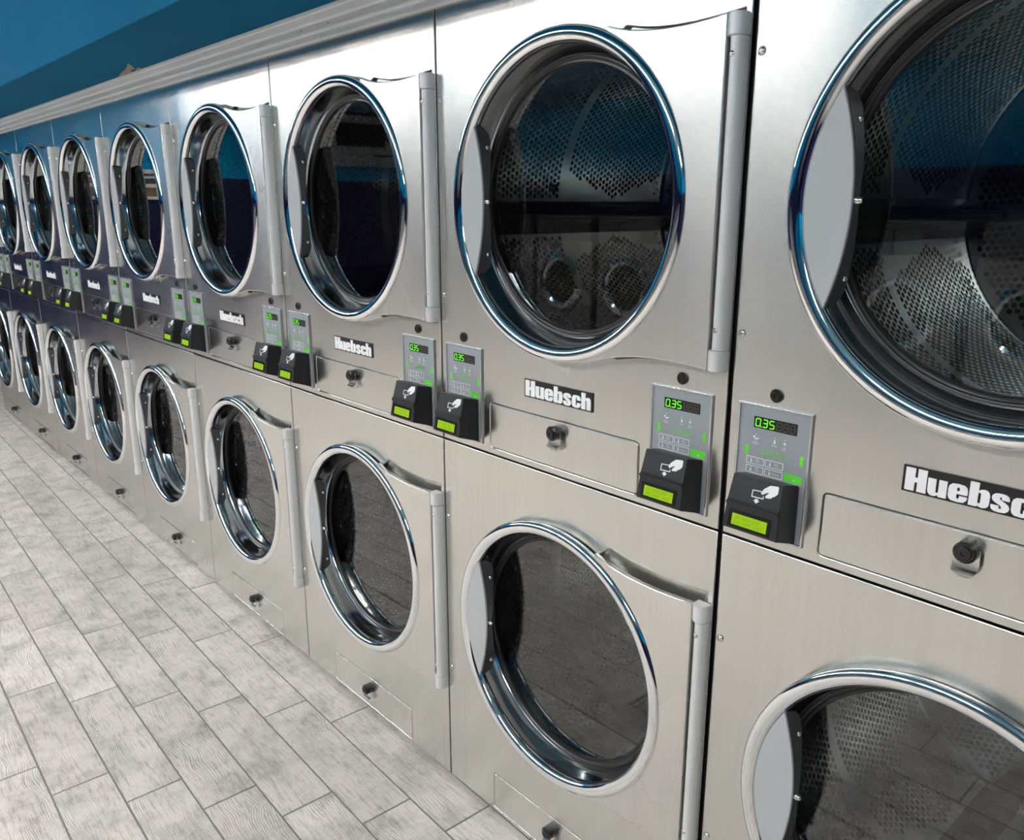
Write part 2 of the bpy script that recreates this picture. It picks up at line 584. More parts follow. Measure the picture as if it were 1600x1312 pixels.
# door wing (main plate of the door), centred on the ring
wing = door_side(1) + door_side(-1)[::-1] + arc(0.301, -66, 66, 40)
S['wing'] = plate('door', 'door_steel', [wing], -0.0245, 0.012, 0.0022)
S['ring'] = lathe('chrome_ring', 'chrome', [(0.296, -0.003), (0.302, -0.006), (0.3075, -0.012), (0.3105, -0.019), (0.3095, -0.025), (0.306, -0.0295), (0.300, -0.0320), (0.293, -0.0318), (0.287, -0.0295),
                                             (0.2825, -0.0255), (0.2805, -0.020), (0.2805, -0.010), (0.2875, -0.004)], seg=128, closed=True, ang=60)
S['rim'] = lathe('inner_rim', 'rim_chrome', [(0.2815, -0.014), (0.2790, -0.004), (0.2760, 0.010), (0.2740, 0.024), (0.2700, 0.034), (0.2620, 0.037),
                                              (0.2600, 0.044), (0.2800, 0.044), (0.2845, -0.006)], seg=128, closed=True, ang=60)
S['gasket'] = lathe('gasket', 'gasket', [(0.2690, 0.0330), (0.2655, 0.0275), (0.2615, 0.0270), (0.2590, 0.0300), (0.2565, 0.0290), (0.2535, 0.0290), (0.2515, 0.0325), (0.2515, 0.040), (0.269, 0.040)], seg=128, closed=True, ang=60)
S['glass'] = lathe('glass', 'door_glass', [(0.0, 0.0345), (0.2530, 0.0345), (0.2530, 0.0385), (0.0, 0.0385)], seg=96)

# pull handle: lens-shaped grey plate filling the left of the ring
def handle_edge(t):                     # t in [-1, 1] bottom to top: right edge of the handle
    z = 0.152 * t
    return (-0.2365 + 0.0275 * (1 - t * t), z)
he = [handle_edge(-1 + 2 * i / 24) for i in range(25)]
tip = math.degrees(math.atan2(0.152, -0.2365))
S['handle'] = plate('handle', 'handle_grey', [he + arc(0.2812, tip, 360 - tip, 24)[1:-1]], -0.0275, 0.006, 0.0015)
# latch bracket running back from the handle's edge, two lobes and a waist
bm = bmesh.new()
rows = []
for i in range(41):
    t = -1 + 2 * i / 40
    x, z = handle_edge(t)
    d = 0.006 + 0.027 * abs(t) ** 1.15
    if abs(t) > 0.80:
        d *= sqrt(max(0.0, 1 - ((abs(t) - 0.80) / 0.2) ** 2))
    rows.append([bm.verts.new((x + o_, yy, z)) for o_, yy in ((-0.002, -0.021), (0.001, -0.021), (0.004, -0.020 + d), (0.001, -0.020 + d))])
for a, b2 in zip(rows, rows[1:]):
    for i in range(4):
        bm.faces.new((a[i], a[(i + 1) % 4], b2[(i + 1) % 4], b2[i]))
bm.faces.new(rows[0])
bm.faces.new(rows[-1])
bmesh.ops.recalc_face_normals(bm, faces=bm.faces[:])
S['bracket'] = sharp(bm_mesh('latch_bracket', bm, 'bracket_grey'), 30)
S['latch'] = lathe('latch_stud', 'screw_metal', [(0.0, -0.010), (0.003, -0.0095), (0.005, -0.007), (0.006, -0.003), (0.006, 0.003), (0.0, 0.003)], seg=20)

def screw_mesh(r):
    return lathe('screw', 'screw_metal', [(0.0, -0.55 * r), (0.35 * r, -0.55 * r), (0.4 * r, -0.42 * r), (0.5 * r, -0.56 * r), (0.8 * r, -0.42 * r), (r, -0.12 * r), (r, 0.2 * r), (0.0, 0.2 * r)], seg=20, ang=50)
S['screw'] = screw_mesh(0.0068)
S['screw_small'] = screw_mesh(0.0050)

# hinge: half-round tube with knuckles
def stadium(x0, x1, y0, y1, z0, z1, name, material, bevel=0.0015):
    bm = bmesh.new()
    prof = [(x0, y1)]
    n = 10
    cx, rx, ry = (x0 + x1) / 2, (x1 - x0) / 2, (y1 - y0)
    for i in range(n + 1):
        t = pi - pi * i / n
        prof.append((cx + rx * cos(t), y1 - 0.35 * ry - 0.65 * ry * sin(t) ** 0.8))
    prof.append((x1, y1))
    A = [bm.verts.new((x, y, z0)) for x, y in prof]
    B = [bm.verts.new((x, y, z1)) for x, y in prof]
    k = len(prof)
    for i in range(k):
        bm.faces.new((A[i], A[(i + 1) % k], B[(i + 1) % k], B[i]))
    fa, fb = bm.faces.new(A), bm.faces.new(B)
    bmesh.ops.recalc_face_normals(bm, faces=bm.faces[:])
    if bevel:
        ed = list(fa.edges) + list(fb.edges)
        bmesh.ops.bevel(bm, geom=ed, offset=bevel, segments=2, affect='EDGES')
    return sharp(bm_mesh(name, bm, material), 40)
S['tube'] = stadium(0.3735, 0.3965, -0.0265, -0.001, -0.2385, 0.2405, 'hinge_tube', 'hinge_grey', 0)
S['knuckle_t'] = stadium(0.3675, 0.3975, -0.0285, -0.001, 0.2415, 0.2745, 'knuckle', 'hinge_grey')
S['knuckle_b'] = stadium(0.3675, 0.3975, -0.0285, -0.001, -0.2745, -0.2395, 'knuckle', 'hinge_grey')

# perforated drum --------------------------------------------------------
DRUM_R, DY0, DY1 = 0.335, 0.075, 0.72
def drum_mesh():
    NC = 144
    px = 2 * pi * DRUM_R / NC
    py = px * sqrt(3) / 2
    NR = int((DY1 - DY0) / py)
    verts, faces = [], []
    hr = px * 0.375
    key = {}
    def vid(u, y, k=None):
        if k is not None and k in key:
            return key[k]
        t = u / DRUM_R
        verts.append((DRUM_R * cos(t), y, DRUM_R * sin(t)))
        if k is not None:
            key[k] = len(verts) - 1
        return len(verts) - 1
    circ = NC * 2
    R = px / sqrt(3)
    for j in range(NR + 1):
        y = DY0 + j * py
        for i in range(NC):
            u = (i + 0.5 * (j % 2)) * px
            outer = []
            for a in range(6):
                t = radians(30 + 60 * a)
                ou, oy = u + R * cos(t), y + R * sin(t)
                kk = (round(ou / (px / 2)) % circ, round(oy / (R / 2) * 4))
                outer.append(vid(ou, oy, kk))
            t = u / DRUM_R
            # distance along the wall from the nearest rib
            dr = min(abs((t - b0 + pi) % (2 * pi) - pi) for b0 in (pi, pi / 3, -pi / 3)) * DRUM_R
            f = (y - DY0) / (DY1 - DY0)
            hole = dr > 0.046 and 0.03 < f < 0.975
            if 0.385 < f < 0.43:
                hole = False
            if f >= 0.43 and dr < 0.046 + 0.22 * abs(f - 0.70):
                hole = False
            if not hole:
                faces.append(outer)
                continue
            inner = []
            for a in range(12):
                tt = radians(30 + 30 * a)
                inner.append(vid(u + hr * cos(tt), y + hr * sin(tt)))
            for a in range(6):
                b2 = (a + 1) % 6
                faces.append([outer[a], outer[b2], inner[(2 * a + 2) % 12], inner[2 * a + 1], inner[2 * a]])
    me = bpy.data.meshes.new('drum')
    me.from_pydata(verts, [], faces)
    me.materials.append(M['drum_steel'])
    me.polygons.foreach_set('use_smooth', [True] * len(me.polygons))
    return me
S['drum'] = drum_mesh()

def back_mesh():
    px = 0.0150
    py = px * sqrt(3) / 2
    R, hr = px / sqrt(3), px * 0.36
    verts, faces, key = [], [], {}
    def vid(x, z, k=None):
        if k is not None and k in key:
            return key[k]
        verts.append((x, DY1 + 0.004 + 0.02 * (1 - (x * x + z * z) / DRUM_R ** 2), z))
        if k is not None:
            key[k] = len(verts) - 1
        return len(verts) - 1
    n = int(DRUM_R / py) + 2
    for j in range(-n, n + 1):
        for i in range(-n, n + 1):
            x, z = (i + 0.5 * (j % 2)) * px, j * py
            r = sqrt(x * x + z * z)
            if r > DRUM_R + 0.012:
                continue
            outer = [vid(x + R * cos(radians(30 + 60 * a)), z + R * sin(radians(30 + 60 * a)),
                         (round((x + R * cos(radians(30 + 60 * a))) / (px / 2)), round((z + R * sin(radians(30 + 60 * a))) / (R / 2) * 4))) for a in range(6)]
            t = math.atan2(z, x)
            sect = abs(((t + pi / 6) % (pi / 3)) - pi / 6)
            if 0.09 < r < 0.315 and sect * r > 0.014:
                inner = [vid(x + hr * cos(radians(30 + 30 * a)), z + hr * sin(radians(30 + 30 * a))) for a in range(12)]
                for a in range(6):
                    b2 = (a + 1) % 6
                    faces.append([outer[a], outer[b2], inner[(2 * a + 2) % 12], inner[2 * a + 1], inner[2 * a]])
            else:
                faces.append(outer)
    me = bpy.data.meshes.new('drum_back')
    me.from_pydata(verts, [], faces)
    me.materials.append(M['drum_steel'])
    me.polygons.foreach_set('use_smooth', [True] * len(me.polygons))
    return me
S['drum_back'] = back_mesh()
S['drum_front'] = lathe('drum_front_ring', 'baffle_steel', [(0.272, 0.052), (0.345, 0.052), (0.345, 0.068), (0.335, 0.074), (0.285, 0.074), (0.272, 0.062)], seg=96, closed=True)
S['hub'] = lathe('hub_cap', 'lock_black', [(0.0, DY1 - 0.012), (0.02, DY1 - 0.010), (0.026, DY1 + 0.0), (0.026, DY1 + 0.02), (0.0, DY1 + 0.02)], seg=24)
# lifter rib along the drum, at angle 0 pointing inward
bm = bmesh.new()
pr = [(0.333, -0.040), (0.312, -0.026), (0.270, -0.016), (0.262, -0.008), (0.262, 0.008), (0.270, 0.016), (0.312, 0.026), (0.333, 0.040)]
A = [bm.verts.new((x, 0.085, z)) for x, z in pr]
B = [bm.verts.new((x, DY1 - 0.01, z)) for x, z in pr]
for i in range(len(pr)):
    k = (i + 1) % len(pr)
    bm.faces.new((A[i], A[k], B[k], B[i]))
bm.faces.new(A)
bm.faces.new(B)
bmesh.ops.recalc_face_normals(bm, faces=bm.faces[:])
bmesh.ops.bevel(bm, geom=[e for e in bm.edges if abs(e.verts[0].co.y - e.verts[1].co.y) > 0.1], offset=0.004, segments=2, affect='EDGES')
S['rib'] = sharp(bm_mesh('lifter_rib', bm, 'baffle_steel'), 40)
S['rib_bolt'] = lathe('rib_bolt', 'lock_black', [(0.0, 0.012), (0.006, 0.010), (0.009, 0.004), (0.009, 0.0), (0.0, 0.0)], seg=16)

# locks
S['lock'] = lathe('lock', 'lock_black', [(0.0, -0.0035), (0.0028, -0.0035), (0.0034, -0.0055), (0.0070, -0.0055), (0.0078, -0.0040), (0.0098, -0.0040), (0.0112, -0.0025), (0.0112, 0.002), (0.0, 0.002)], seg=28)
S['cylinder'] = lathe('lock_cylinder', 'lock_black', [(0.0, -0.022), (0.003, -0.022), (0.0036, -0.024), (0.0095, -0.024), (0.0105, -0.0215), (0.0125, -0.0215), (0.0155, -0.019), (0.0155, 0.002), (0.0, 0.002)], seg=32)
bm = bmesh.new()
rows = []
for z, y, hw in ((0.014, -0.010, 0.010), (0.008, -0.010, 0.0165), (-0.012, -0.010, 0.0175), (-0.019, -0.011, 0.0165), (-0.0215, -0.0165, 0.0158), (-0.0245, -0.0170, 0.0145), (-0.030, -0.0120, 0.0105), (-0.033, -0.0100, 0.006)):
    rows.append([bm.verts.new(p) for p in ((-hw, y, z), (hw, y, z), (hw, y + 0.0018, z), (-hw, y + 0.0018, z))])
for a, b2 in zip(rows, rows[1:]):
    for i in range(4):
        bm.faces.new((a[i], a[(i + 1) % 4], b2[(i + 1) % 4], b2[i]))
bm.faces.new(rows[0])
bm.faces.new(rows[-1])
bmesh.ops.recalc_face_normals(bm, faces=bm.faces[:])
S['tab'] = sharp(bm_mesh('pull_tab', bm, 'screw_metal'), 25)

# badge
S['badge'] = plate('badge', 'badge_black', [rect(0.2955, 0.4945, 1.1280, 1.1675, 0.001)], -0.0020, 0.0019, 0.0004)

# ---- name lettering: heavy slab-like letters drawn as outlines in a unit box (x-height 0.72)
def glyphs():
    def rr(x0, x1, z0, z1, r=0.05):
        return rect(x0, x1, z0, z1, r, 3)
    def bowl(x0, x1, z0, z1, rx, rz, n=8):
        o = []
        for cx, cz, a0 in ((x1 - rx, z0 + rz, -90), (x1 - rx, z1 - rz, 0), (x0 + rx, z1 - rz, 90), (x0 + rx, z0 + rz, 180)):
            for i in range(n + 1):
                t = radians(a0 + 90 * i / n)
                o.append((cx + rx * cos(t), cz + rz * sin(t)))
        return o
    g = {}
    g['H'] = (0.80, [[[(0, 0), (.36, 0), (.36, .40), (.46, .40), (.46, 0), (.80, 0), (.80, 1), (.46, 1), (.46, .60), (.36, .60), (.36, 1), (0, 1)]]])
    g['u'] = (0.70, [[[(.30, .74), (.0, .74), (0, .22), (.03, .10), (.10, .02), (.20, -.01), (.30, .01), (.40, .07), (.40, 0), (.70, 0), (.70, .74), (.40, .74), (.40, .20), (.37, .16), (.33, .16), (.30, .20)]]])
    g['h'] = (0.70, [[[(0, 0), (.31, 0), (.31, .52), (.34, .57), (.38, .57), (.40, .53), (.40, 0), (.70, 0), (.70, .54), (.67, .66), (.60, .74), (.48, .755), (.38, .73), (.31, .67), (.31, 1), (0, 1)]]])
    g['b'] = (0.70, [[[(0, 0), (.30, 0), (.30, .06), (.38, .01), (.48, -.01), (.60, .02), (.67, .09), (.70, .20), (.70, .54), (.67, .66), (.60, .74), (.48, .755), (.38, .73), (.31, .67), (.31, 1), (0, 1)],
                      bowl(.305, .40, .15, .60, .045, .05, 4)]])
    g['e'] = (0.68, [[[(.68, .33), (.68, .52), (.65, .64), (.56, .73), (.34, .755), (.12, .73), (.03, .64), (0, .52), (0, .22), (.03, .10), (.12, .01), (.34, -.015), (.56, .01), (.65, .10), (.68, .20), (.68, .26), (.40, .26), (.40, .17), (.37, .13), (.33, .13), (.30, .17), (.30, .33)],
                      [(.30, .46), (.40, .46), (.40, .57), (.37, .61), (.33, .61), (.30, .57)]]])
    g['c'] = (0.66, [[[(.66, .46), (.66, .54), (.63, .65), (.54, .73), (.33, .755), (.12, .73), (.03, .64), (0, .52), (0, .22), (.03, .10), (.12, .01), (.33, -.015), (.54, .01), (.63, .10), (.66, .20), (.66, .30), (.39, .30), (.39, .17), (.36, .13), (.33, .13), (.30, .17), (.30, .57), (.33, .61), (.36, .61), (.39, .57), (.39, .46)]]])
    g['s'] = (0.62, [[[(.60, .50), (.60, .58), (.56, .68), (.46, .74), (.30, .755), (.12, .73), (.03, .65), (.01, .54), (.04, .44), (.14, .36), (.30, .28), (.35, .22), (.35, .15), (.31, .12), (.27, .15), (.27, .25), (0, .25), (0, .16), (.04, .06), (.14, 0), (.31, -.015), (.50, .01), (.59, .09), (.62, .20), (.58, .32), (.48, .40), (.32, .48), (.27, .54), (.28, .60), (.31, .62), (.34, .60), (.34, .50)]]])
    return g
GL = glyphs()
lets, x = [], 0.0
HS, XS = 0.0335, 0.0335
word = 'Huebsch'
tot = sum(GL[ch][0] for ch in word) + 0.05 * 6
XS = 0.190 / tot
for ch in word:
    wd, shapes = GL[ch]
    for loops in shapes:
        lets.append(plate('l', 'badge_white', [[(0.3000 + (x + px_) * XS, 1.1312 + pz_ * HS) for px_, pz_ in lp] for lp in loops], -0.0034, 0.0015, 0.0))
    x += wd + 0.05
S['letters'] = join('lettering', lets, 'badge_white')

# control panel (origin at its upper left corner, x right, z down negative)
PW, PH = 0.1315, 0.2205
S['cp'] = plate('control_panel', 'panel_grey', [rect(0, PW, -PH, 0, 0.001)], -0.0012, 0.0012, 0.0)
S['cp_frame'] = plate('panel_frame', 'silver_edge', [rect(-0.001, PW + 0.001, -PH - 0.001, 0.001, 0.0015), rect(0.0028, PW - 0.0028, -PH + 0.0028, -0.0028)], -0.0042, 0.0042, 0.0009)
S['display'] = plate('display_window', 'display_black', [rect(0.029, 0.1066, -0.0390, -0.0200, 0.0008)], -0.0018, 0.0006, 0.0)

SEG = {'0': 'abcdef', '3': 'abgcd', '5': 'afgcd', '8': 'abcdefg'}
def seven(ch, x, z, w_, h_, t=0.0013):
    sl = 0.08
    P = {'a': ((0.12, 1), (0.88, 1)), 'g': ((0.12, .5), (0.88, .5)), 'd': ((0.12, 0), (0.88, 0)),
         'f': ((0, .56), (0, .95)), 'b': ((1, .56), (1, .95)), 'e': ((0, .05), (0, .44)), 'c': ((1, .05), (1, .44))}
    out = []
    for s in SEG[ch]:
        (ax, az), (bx_, bz) = P[s]
        a_, b_ = Vector((ax * w_, az * h_)), Vector((bx_ * w_, bz * h_))
        d = (b_ - a_).normalized()
        n = Vector((-d.y, d.x)) * t / 2
        q = [a_ - d * t * .4, a_ + n, b_ + n, b_ + d * t * .4, b_ - n, a_ - n]
        out.append([(x + p.x + sl * p.y, z + p.y) for p in q])
    return out
def polys(name, material, ps, y, th=0.0003):
    return join(name, [plate('t', material, [p], y, th) for p in ps], material)
lit = []
for ch, x in (('0', 0.0325), ('3', 0.0452), ('5', 0.0575)):
    lit += seven(ch, x, -0.0358, 0.0080, 0.0125, 0.0017)
lit.append(rect(0.0418, 0.0436, -0.0368, -0.0350))
S['digits'] = polys('lit_digits', 'lit_segment', lit, -0.0022)
un = []
for x in (0.0705, 0.0825, 0.0945):
    un += seven('8', x, -0.0358, 0.0080, 0.0125, 0.0016)
S['unlit'] = polys('unlit_digits', 'unlit_segment', un, -0.0021)

def small_text(ss, x, z, size, bold=0.0):
    return [text('t', 'print_white', s, size, x, z - i * size * 0.95, -0.0015, bold=bold, align='CENTER') for i, s in enumerate(ss)]
ic = []
# payment icon: coins dropping on a card
ic.append(join('icon', [plate('t', 'print_white', [circle(0.0345, -0.0500, 0.0009, 8)], -0.0015, 0.0003),
     plate('t', 'print_white', [rect(0.0295, 0.0330, -0.0565, -0.0535, 0.0006)], -0.0015, 0.0003),
     plate('t', 'print_white', [[(0.0325, -0.0595), (0.0390, -0.0580), (0.0400, -0.0560), (0.0365, -0.0562), (0.0345, -0.0575), (0.0325, -0.0570)]], -0.0015, 0.0003)]
     + small_text(['Insert', 'Payment'], 0.0345, -0.0640, 0.0031), 'print_white'))
ic.append(join('icon', [plate('t', 'print_white', [[(0.0672, -0.0595), (0.0702, -0.0595), (0.0702, -0.0570), (0.0694, -0.0558), (0.0698, -0.0540), (0.0684, -0.0530), (0.0676, -0.0545), (0.0682, -0.0560), (0.0672, -0.0575)]], -0.0015, 0.0003),
     plate('t', 'print_white', [circle(0.0688, -0.0505, 0.0008, 8)], -0.0015, 0.0003)]
     + small_text(['Drying'], 0.0688, -0.0640, 0.0031), 'print_white'))
star = [((0.0868 + (0.0026 if i % 2 == 0 else 0.0016) * cos(pi * i / 6)), (-0.0562 + (0.0026 if i % 2 == 0 else 0.0016) * sin(pi * i / 6))) for i in range(12)]
ic.append(join('icon', [plate('t', 'print_white', [star, circle(0.0868, -0.0562, 0.0008, 8)], -0.0015, 0.0003),
     plate('t', 'print_white', [circle(0.0868, -0.0505, 0.0008, 8)], -0.0015, 0.0003)]
     + small_text(['Cool', 'Down'], 0.0868, -0.0640, 0.0031), 'print_white'))
S['icons'] = ic
S['title_up'] = text('unit_title', 'print_green', 'UPPER UNIT', 0.0128, 0.0692, -0.0826, -0.0015, bold=0.0, sx=0.66, align='CENTER')
S['title_lo'] = text('unit_title', 'print_green', 'LOWER UNIT', 0.0128, 0.0692, -0.0826, -0.0015, bold=0.0, sx=0.62, align='CENTER')
def arrow(cx, cz, sgn):
    q = [(0, .0098), (.0054, .0030), (.0027, .0030), (.0027, -.0092), (-.0027, -.0092), (-.0027, .0030), (-.0054, .0030)]
    q = [(cx + a, cz + sgn * b2) for a, b2 in q]
    return plate('arrow', 'print_green', [q if sgn > 0 else q[::-1]], -0.0016, 0.0004)
S['arrow_up'] = [arrow(0.0192, -0.0785, 1), arrow(0.1182, -0.0778, 1)]
S['arrow_lo'] = [arrow(0.0192, -0.0785, -1), arrow(0.1182, -0.0778, -1)]
btn = []
for x0, z1, ss in ((0.0200, -0.0892, ['High', 'Temp']), (0.0548, -0.0888, ['Low', 'Temp']), (0.0200, -0.1045, ['Med', 'Temp']), (0.0548, -0.1041, ['Delicates'])):
    x1, z0 = x0 + 0.0326, z1 - 0.0125
    ms = [plate('t', 'print_white', [rect(x0, x1, z0, z1, 0.0008), rect(x0 + 0.0009, x1 - 0.0009, z0 + 0.0009, z1 - 0.0009, 0.0005)], -0.0016, 0.0004),
          plate('t', 'print_white', [[(x0 + .0075, z0 + .003), (x0 + .0105, z0 + .003), (x0 + .0105, z0 + .0055), (x0 + .0096, z0 + .0062), (x0 + .0096, z0 + .0098), (x0 + .0084, z0 + .0098), (x0 + .0084, z0 + .0062), (x0 + .0075, z0 + .0055)]], -0.0016, 0.0004)]
    ms += small_text(ss, x0 + 0.0205, z0 + (0.0072 if len(ss) > 1 else 0.0050), 0.0036)
    btn.append(join('button', ms, 'print_white'))
S['buttons'] = btn
S['start'] = plate('start_button', 'print_green', [rect(0.0902, 0.1218, -0.1162, -0.1038, 0.0006)], -0.0016, 0.0004)
S['start_txt'] = join('start_legend', small_text(['START'], 0.108, -0.1090, 0.0038) + [plate('t', 'print_white', [circle(0.108, -0.1126, 0.0016, 10), circle(0.108, -0.1126, 0.0010, 10)], -0.0017, 0.0002)], 'print_white')

# card reader
sec = [(0.0, -0.119, 0.0190, 0.1190), (-0.040, -0.110, 0.0235, 0.1150), (-0.0515, -0.1525, 0.0215, 0.1175), (-0.0560, -0.1535, 0.0215, 0.1175), (-0.0560, -0.1590, 0.0210, 0.1180),
       (-0.0525, -0.1605, 0.0210, 0.1180), (-0.0590, -0.1985, 0.0190, 0.1200), (0.0, -0.2180, 0.0190, 0.1190)]
bm = bmesh.new()
A = [bm.verts.new((a, y, z)) for y, z, a, c in sec]
B = [bm.verts.new((c, y, z)) for y, z, a, c in sec]
n = len(sec)
side = []
for i in range(n):
    bm.faces.new((A[i], A[(i + 1) % n], B[(i + 1) % n], B[i]))
bm.faces.new(A)
bm.faces.new(B)
bmesh.ops.recalc_face_normals(bm, faces=bm.faces[:])
bmesh.ops.bevel(bm, geom=bm.edges[:], offset=0.0014, segments=2, affect='EDGES')
S['reader'] = sharp(bm_mesh('card_reader', bm, 'black_plastic'), 40)

def face_y(z, top=True):
    if top:
        return -0.040 + (z + 0.110) / (-0.1525 + 0.110) * (-0.0115) - 0.0007
    return -0.0525 + (z + 0.1605) / (-0.1985 + 0.1605) * (-0.0065) - 0.0007
def onface(me, top=True, extra=0.0):
    for v_ in me.vertices:
        v_.co.y = face_y(v_.co.z, top) + (v_.co.y) - extra
    return me
hand = [(0.0800, -0.1310), (0.0790, -0.1290), (0.0830, -0.1225), (0.0880, -0.1185), (0.0905, -0.1165), (0.0930, -0.1150), (0.1060, -0.1135), (0.1075, -0.1160), (0.1078, -0.1250), (0.1030, -0.1300),
        (0.0990, -0.1318), (0.0985, -0.1340), (0.0955, -0.1340), (0.0945, -0.1352), (0.0915, -0.1348), (0.0900, -0.1356), (0.0875, -0.1345), (0.0885, -0.1315), (0.0930, -0.1265), (0.0900, -0.1268), (0.0850, -0.1300), (0.0825, -0.1318)]
card = [[(0.0635, -0.1280), (0.0800, -0.1268), (0.0788, -0.1282), (0.0650, -0.1292), (0.0652, -0.1378), (0.0838, -0.1372), (0.0836, -0.1338), (0.0852, -0.1338), (0.0852, -0.1386), (0.0636, -0.1394)]]
arw = [[(0.0715, -0.1405), (0.0765, -0.1405), (0.0765, -0.1430), (0.0795, -0.1430), (0.0740, -0.1480), (0.0685, -0.1430), (0.0715, -0.1430)]]
S['pict'] = onface(polys('card_pictogram', 'print_white', [hand] + card + arw, 0.0, 0.0003))
S['win'] = onface(plate('display_window', 'display_black', [rect(0.0290, 0.1060, -0.1950, -0.1665, 0.0015)], -0.0002, 0.0004), False)
S['lcd'] = onface(plate('lcd_screen', 'lcd_green', [rect(0.0362, 0.1000, -0.1905, -0.1722, 0.0004)], -0.0008, 0.0004), False)
ink = []
for r_, z in enumerate((-0.1775, -0.1855)):
    for i in range(11 if r_ == 0 else 13):
        if (i * 7 + r_ * 3) % 5 == 4:
            continue
        x = 0.0415 + i * 0.0040 + (0.002 if r_ == 0 else 0)
        ink.append(rect(x, x + 0.0028, z - 0.0022, z + 0.0022))
S['ink'] = onface(polys('lcd_text', 'lcd_ink', ink, -0.0012, 0.0002), False)

# ------------------------------------------------------------------ the dryers
def build_dryer(x0, label, rot_u, rot_l):
    d = bpy.data.objects.new('stacked_dryer', None)
    COL.objects.link(d)
    d.location = (x0, 0, 0)
    d.empty_display_size = 0.2
    tag(d, label, 'dryer', 'stainless stacked dryers in the row')
    obj('cabinet', S['cabinet'], d)
    obj('upper_front_panel', S['upper_panel'], d)
    obj('lower_front_panel', S['lower_panel'], d)
    for cz, rot in ((ZU, rot_u), (ZL, rot_l)):
        obj('door_surround', S['recess'], d, (0, 0, cz))
        c = (CU, 0, cz)
        dr = obj('door', S['wing'], d, c)
        for nm in ('ring', 'rim', 'gasket', 'glass', 'handle', 'bracket', 'tube', 'knuckle_t', 'knuckle_b'):
            obj(S[nm].name.split('.')[0], S[nm], dr)
        xx = handle_edge(0)[0]
        obj('latch_stud', S['latch'], dr, (xx + 0.001, -0.016, 0.0), (0, 0, pi / 2))
        for t in (-0.72, 0.72):
            hx, hz = handle_edge(t)
            obj('screw', S['screw_small'], dr, (hx + 0.0042, -0.004, hz), (0, 0, pi / 2))
        for z in (0.2155, -0.206):
            obj('screw', S['screw_small'], dr, (0.3825, -0.0252, z))
        dm = obj('drum', S['drum'], d, c, (0, rot, 0))
        obj('drum_back', S['drum_back'], dm)
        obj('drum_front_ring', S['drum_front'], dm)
        obj('hub_cap', S['hub'], dm)
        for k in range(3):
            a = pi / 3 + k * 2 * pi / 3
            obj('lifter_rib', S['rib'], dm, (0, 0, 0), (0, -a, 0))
        for z in (-0.07, 0.07):
            obj('rib_bolt', S['rib_bolt'], dm, (-0.326, 0.30, z), (0, 0, -pi / 2))
    for z in (1.7486, 1.3228, 0.7711, 0.3488):
        obj('screw', S['screw'], d, (0.0140, 0.0004, z))
    for side, px_ in (('up', 0.0203), ('lo', 0.6400)):
        cp = obj('control_panel', S['cp'], d, (px_, 0, 1.2111))
        for nm in ('cp_frame', 'display', 'digits', 'unlit', 'start', 'start_txt'):
            obj(S[nm].name.split('.')[0], S[nm], cp)
        for me in S['icons']:
            obj('icon', me, cp)
        for me in S['buttons']:
            obj('button', me, cp)
        obj('unit_title', S['title_' + side], cp)
        for me in S['arrow_' + side]:
            obj('arrow', me, cp)
        rd = obj('card_reader', S['reader'], d, (px_, -0.0012, 1.2111))
        for nm in ('pict', 'win', 'lcd', 'ink'):
            obj(S[nm].name.split('.')[0], S[nm], rd)
        obj('lock', S['lock'], d, (px_ + 0.0655, 0, 1.2305))
    b = obj('badge', S['badge'], d)
    obj('lettering', S['letters'], b)
    for me, nm, z in ((S['drawer'], 'lint_drawer', 1.068), (S['hatch'], 'access_hatch', 0.087)):
        h = obj(nm, me, d)
        obj('lock_cylinder', S['cylinder'], h, (0.396, 0, z))
        obj('pull_tab', S['tab'], h, (0.396, 0, z - 0.006))
    return d

LAB = {
    1: 'stainless stacked tumble dryer at the row end, upper drum brightly lit, beyond the wide seam',
    2: 'stainless stacked tumble dryer beside the wide dark seam, black lifter rib across its upper drum',
    3: 'stainless stacked tumble dryer standing under the joint in the grey moulding',
    4: 'stainless stacked tumble dryer between the moulding joint and the peeled paint patch',
    5: 'stainless stacked tumble dryer standing below the peeled paint patch on the soffit',
    6: 'stainless stacked tumble dryer first beyond the one below the peeled paint patch',
    7: 'stainless stacked tumble dryer second beyond the one below the peeled paint patch',
    8: 'stainless stacked tumble dryer third beyond the one below the peeled paint patch',
    9: 'stainless stacked tumble dryer fourth beyond the one below the peeled paint patch',
}
for k in range(1, 10):
    x0 = -(k - 1) * W + (0.004 if k == 1 else 0)
    ru = -0.10 if k == 1 else (-0.11 if k == 2 else random.uniform(0, 2))
    build_dryer(x0, LAB[k], ru, random.uniform(0.4, 1.6))

# ------------------------------------------------------------------ things across the room (seen mirrored in the dryers)
wb = box('body', 'washer_steel', -0.38, 0.38, 0.0, -0.85, 0.0, 1.25, 0.01)
def build_washer(x, label):
    o = bpy.data.objects.new('washer', None)
    COL.objects.link(o)
    o.location = (x, -4.75, 0)
    tag(o, label, 'washer', 'front-loading washers across the aisle')
    obj('body', S['w_body'], o)
    obj('control_strip', S['w_strip'], o)
    obj('plinth', S['w_plinth'], o)
    dd = obj('door', S['w_door'], o, (0, 0, 0.78))
    obj('glass', S['w_glass'], dd)
    obj('handle', S['w_handle'], dd)
    obj('soap_box', S['w_soap'], o)
S['w_body'] = box('body', 'washer_steel', -0.385, 0.385, -0.9, 0.0, 0.10, 1.18, 0.012)
S['w_plinth'] = box('plinth', 'washer_dark', -0.37, 0.37, -0.88, -0.02, 0.0, 0.10)
S['w_strip'] = box('control_strip', 'washer_dark', -0.37, 0.37, -0.86, 0.012, 1.18, 1.42, 0.01)
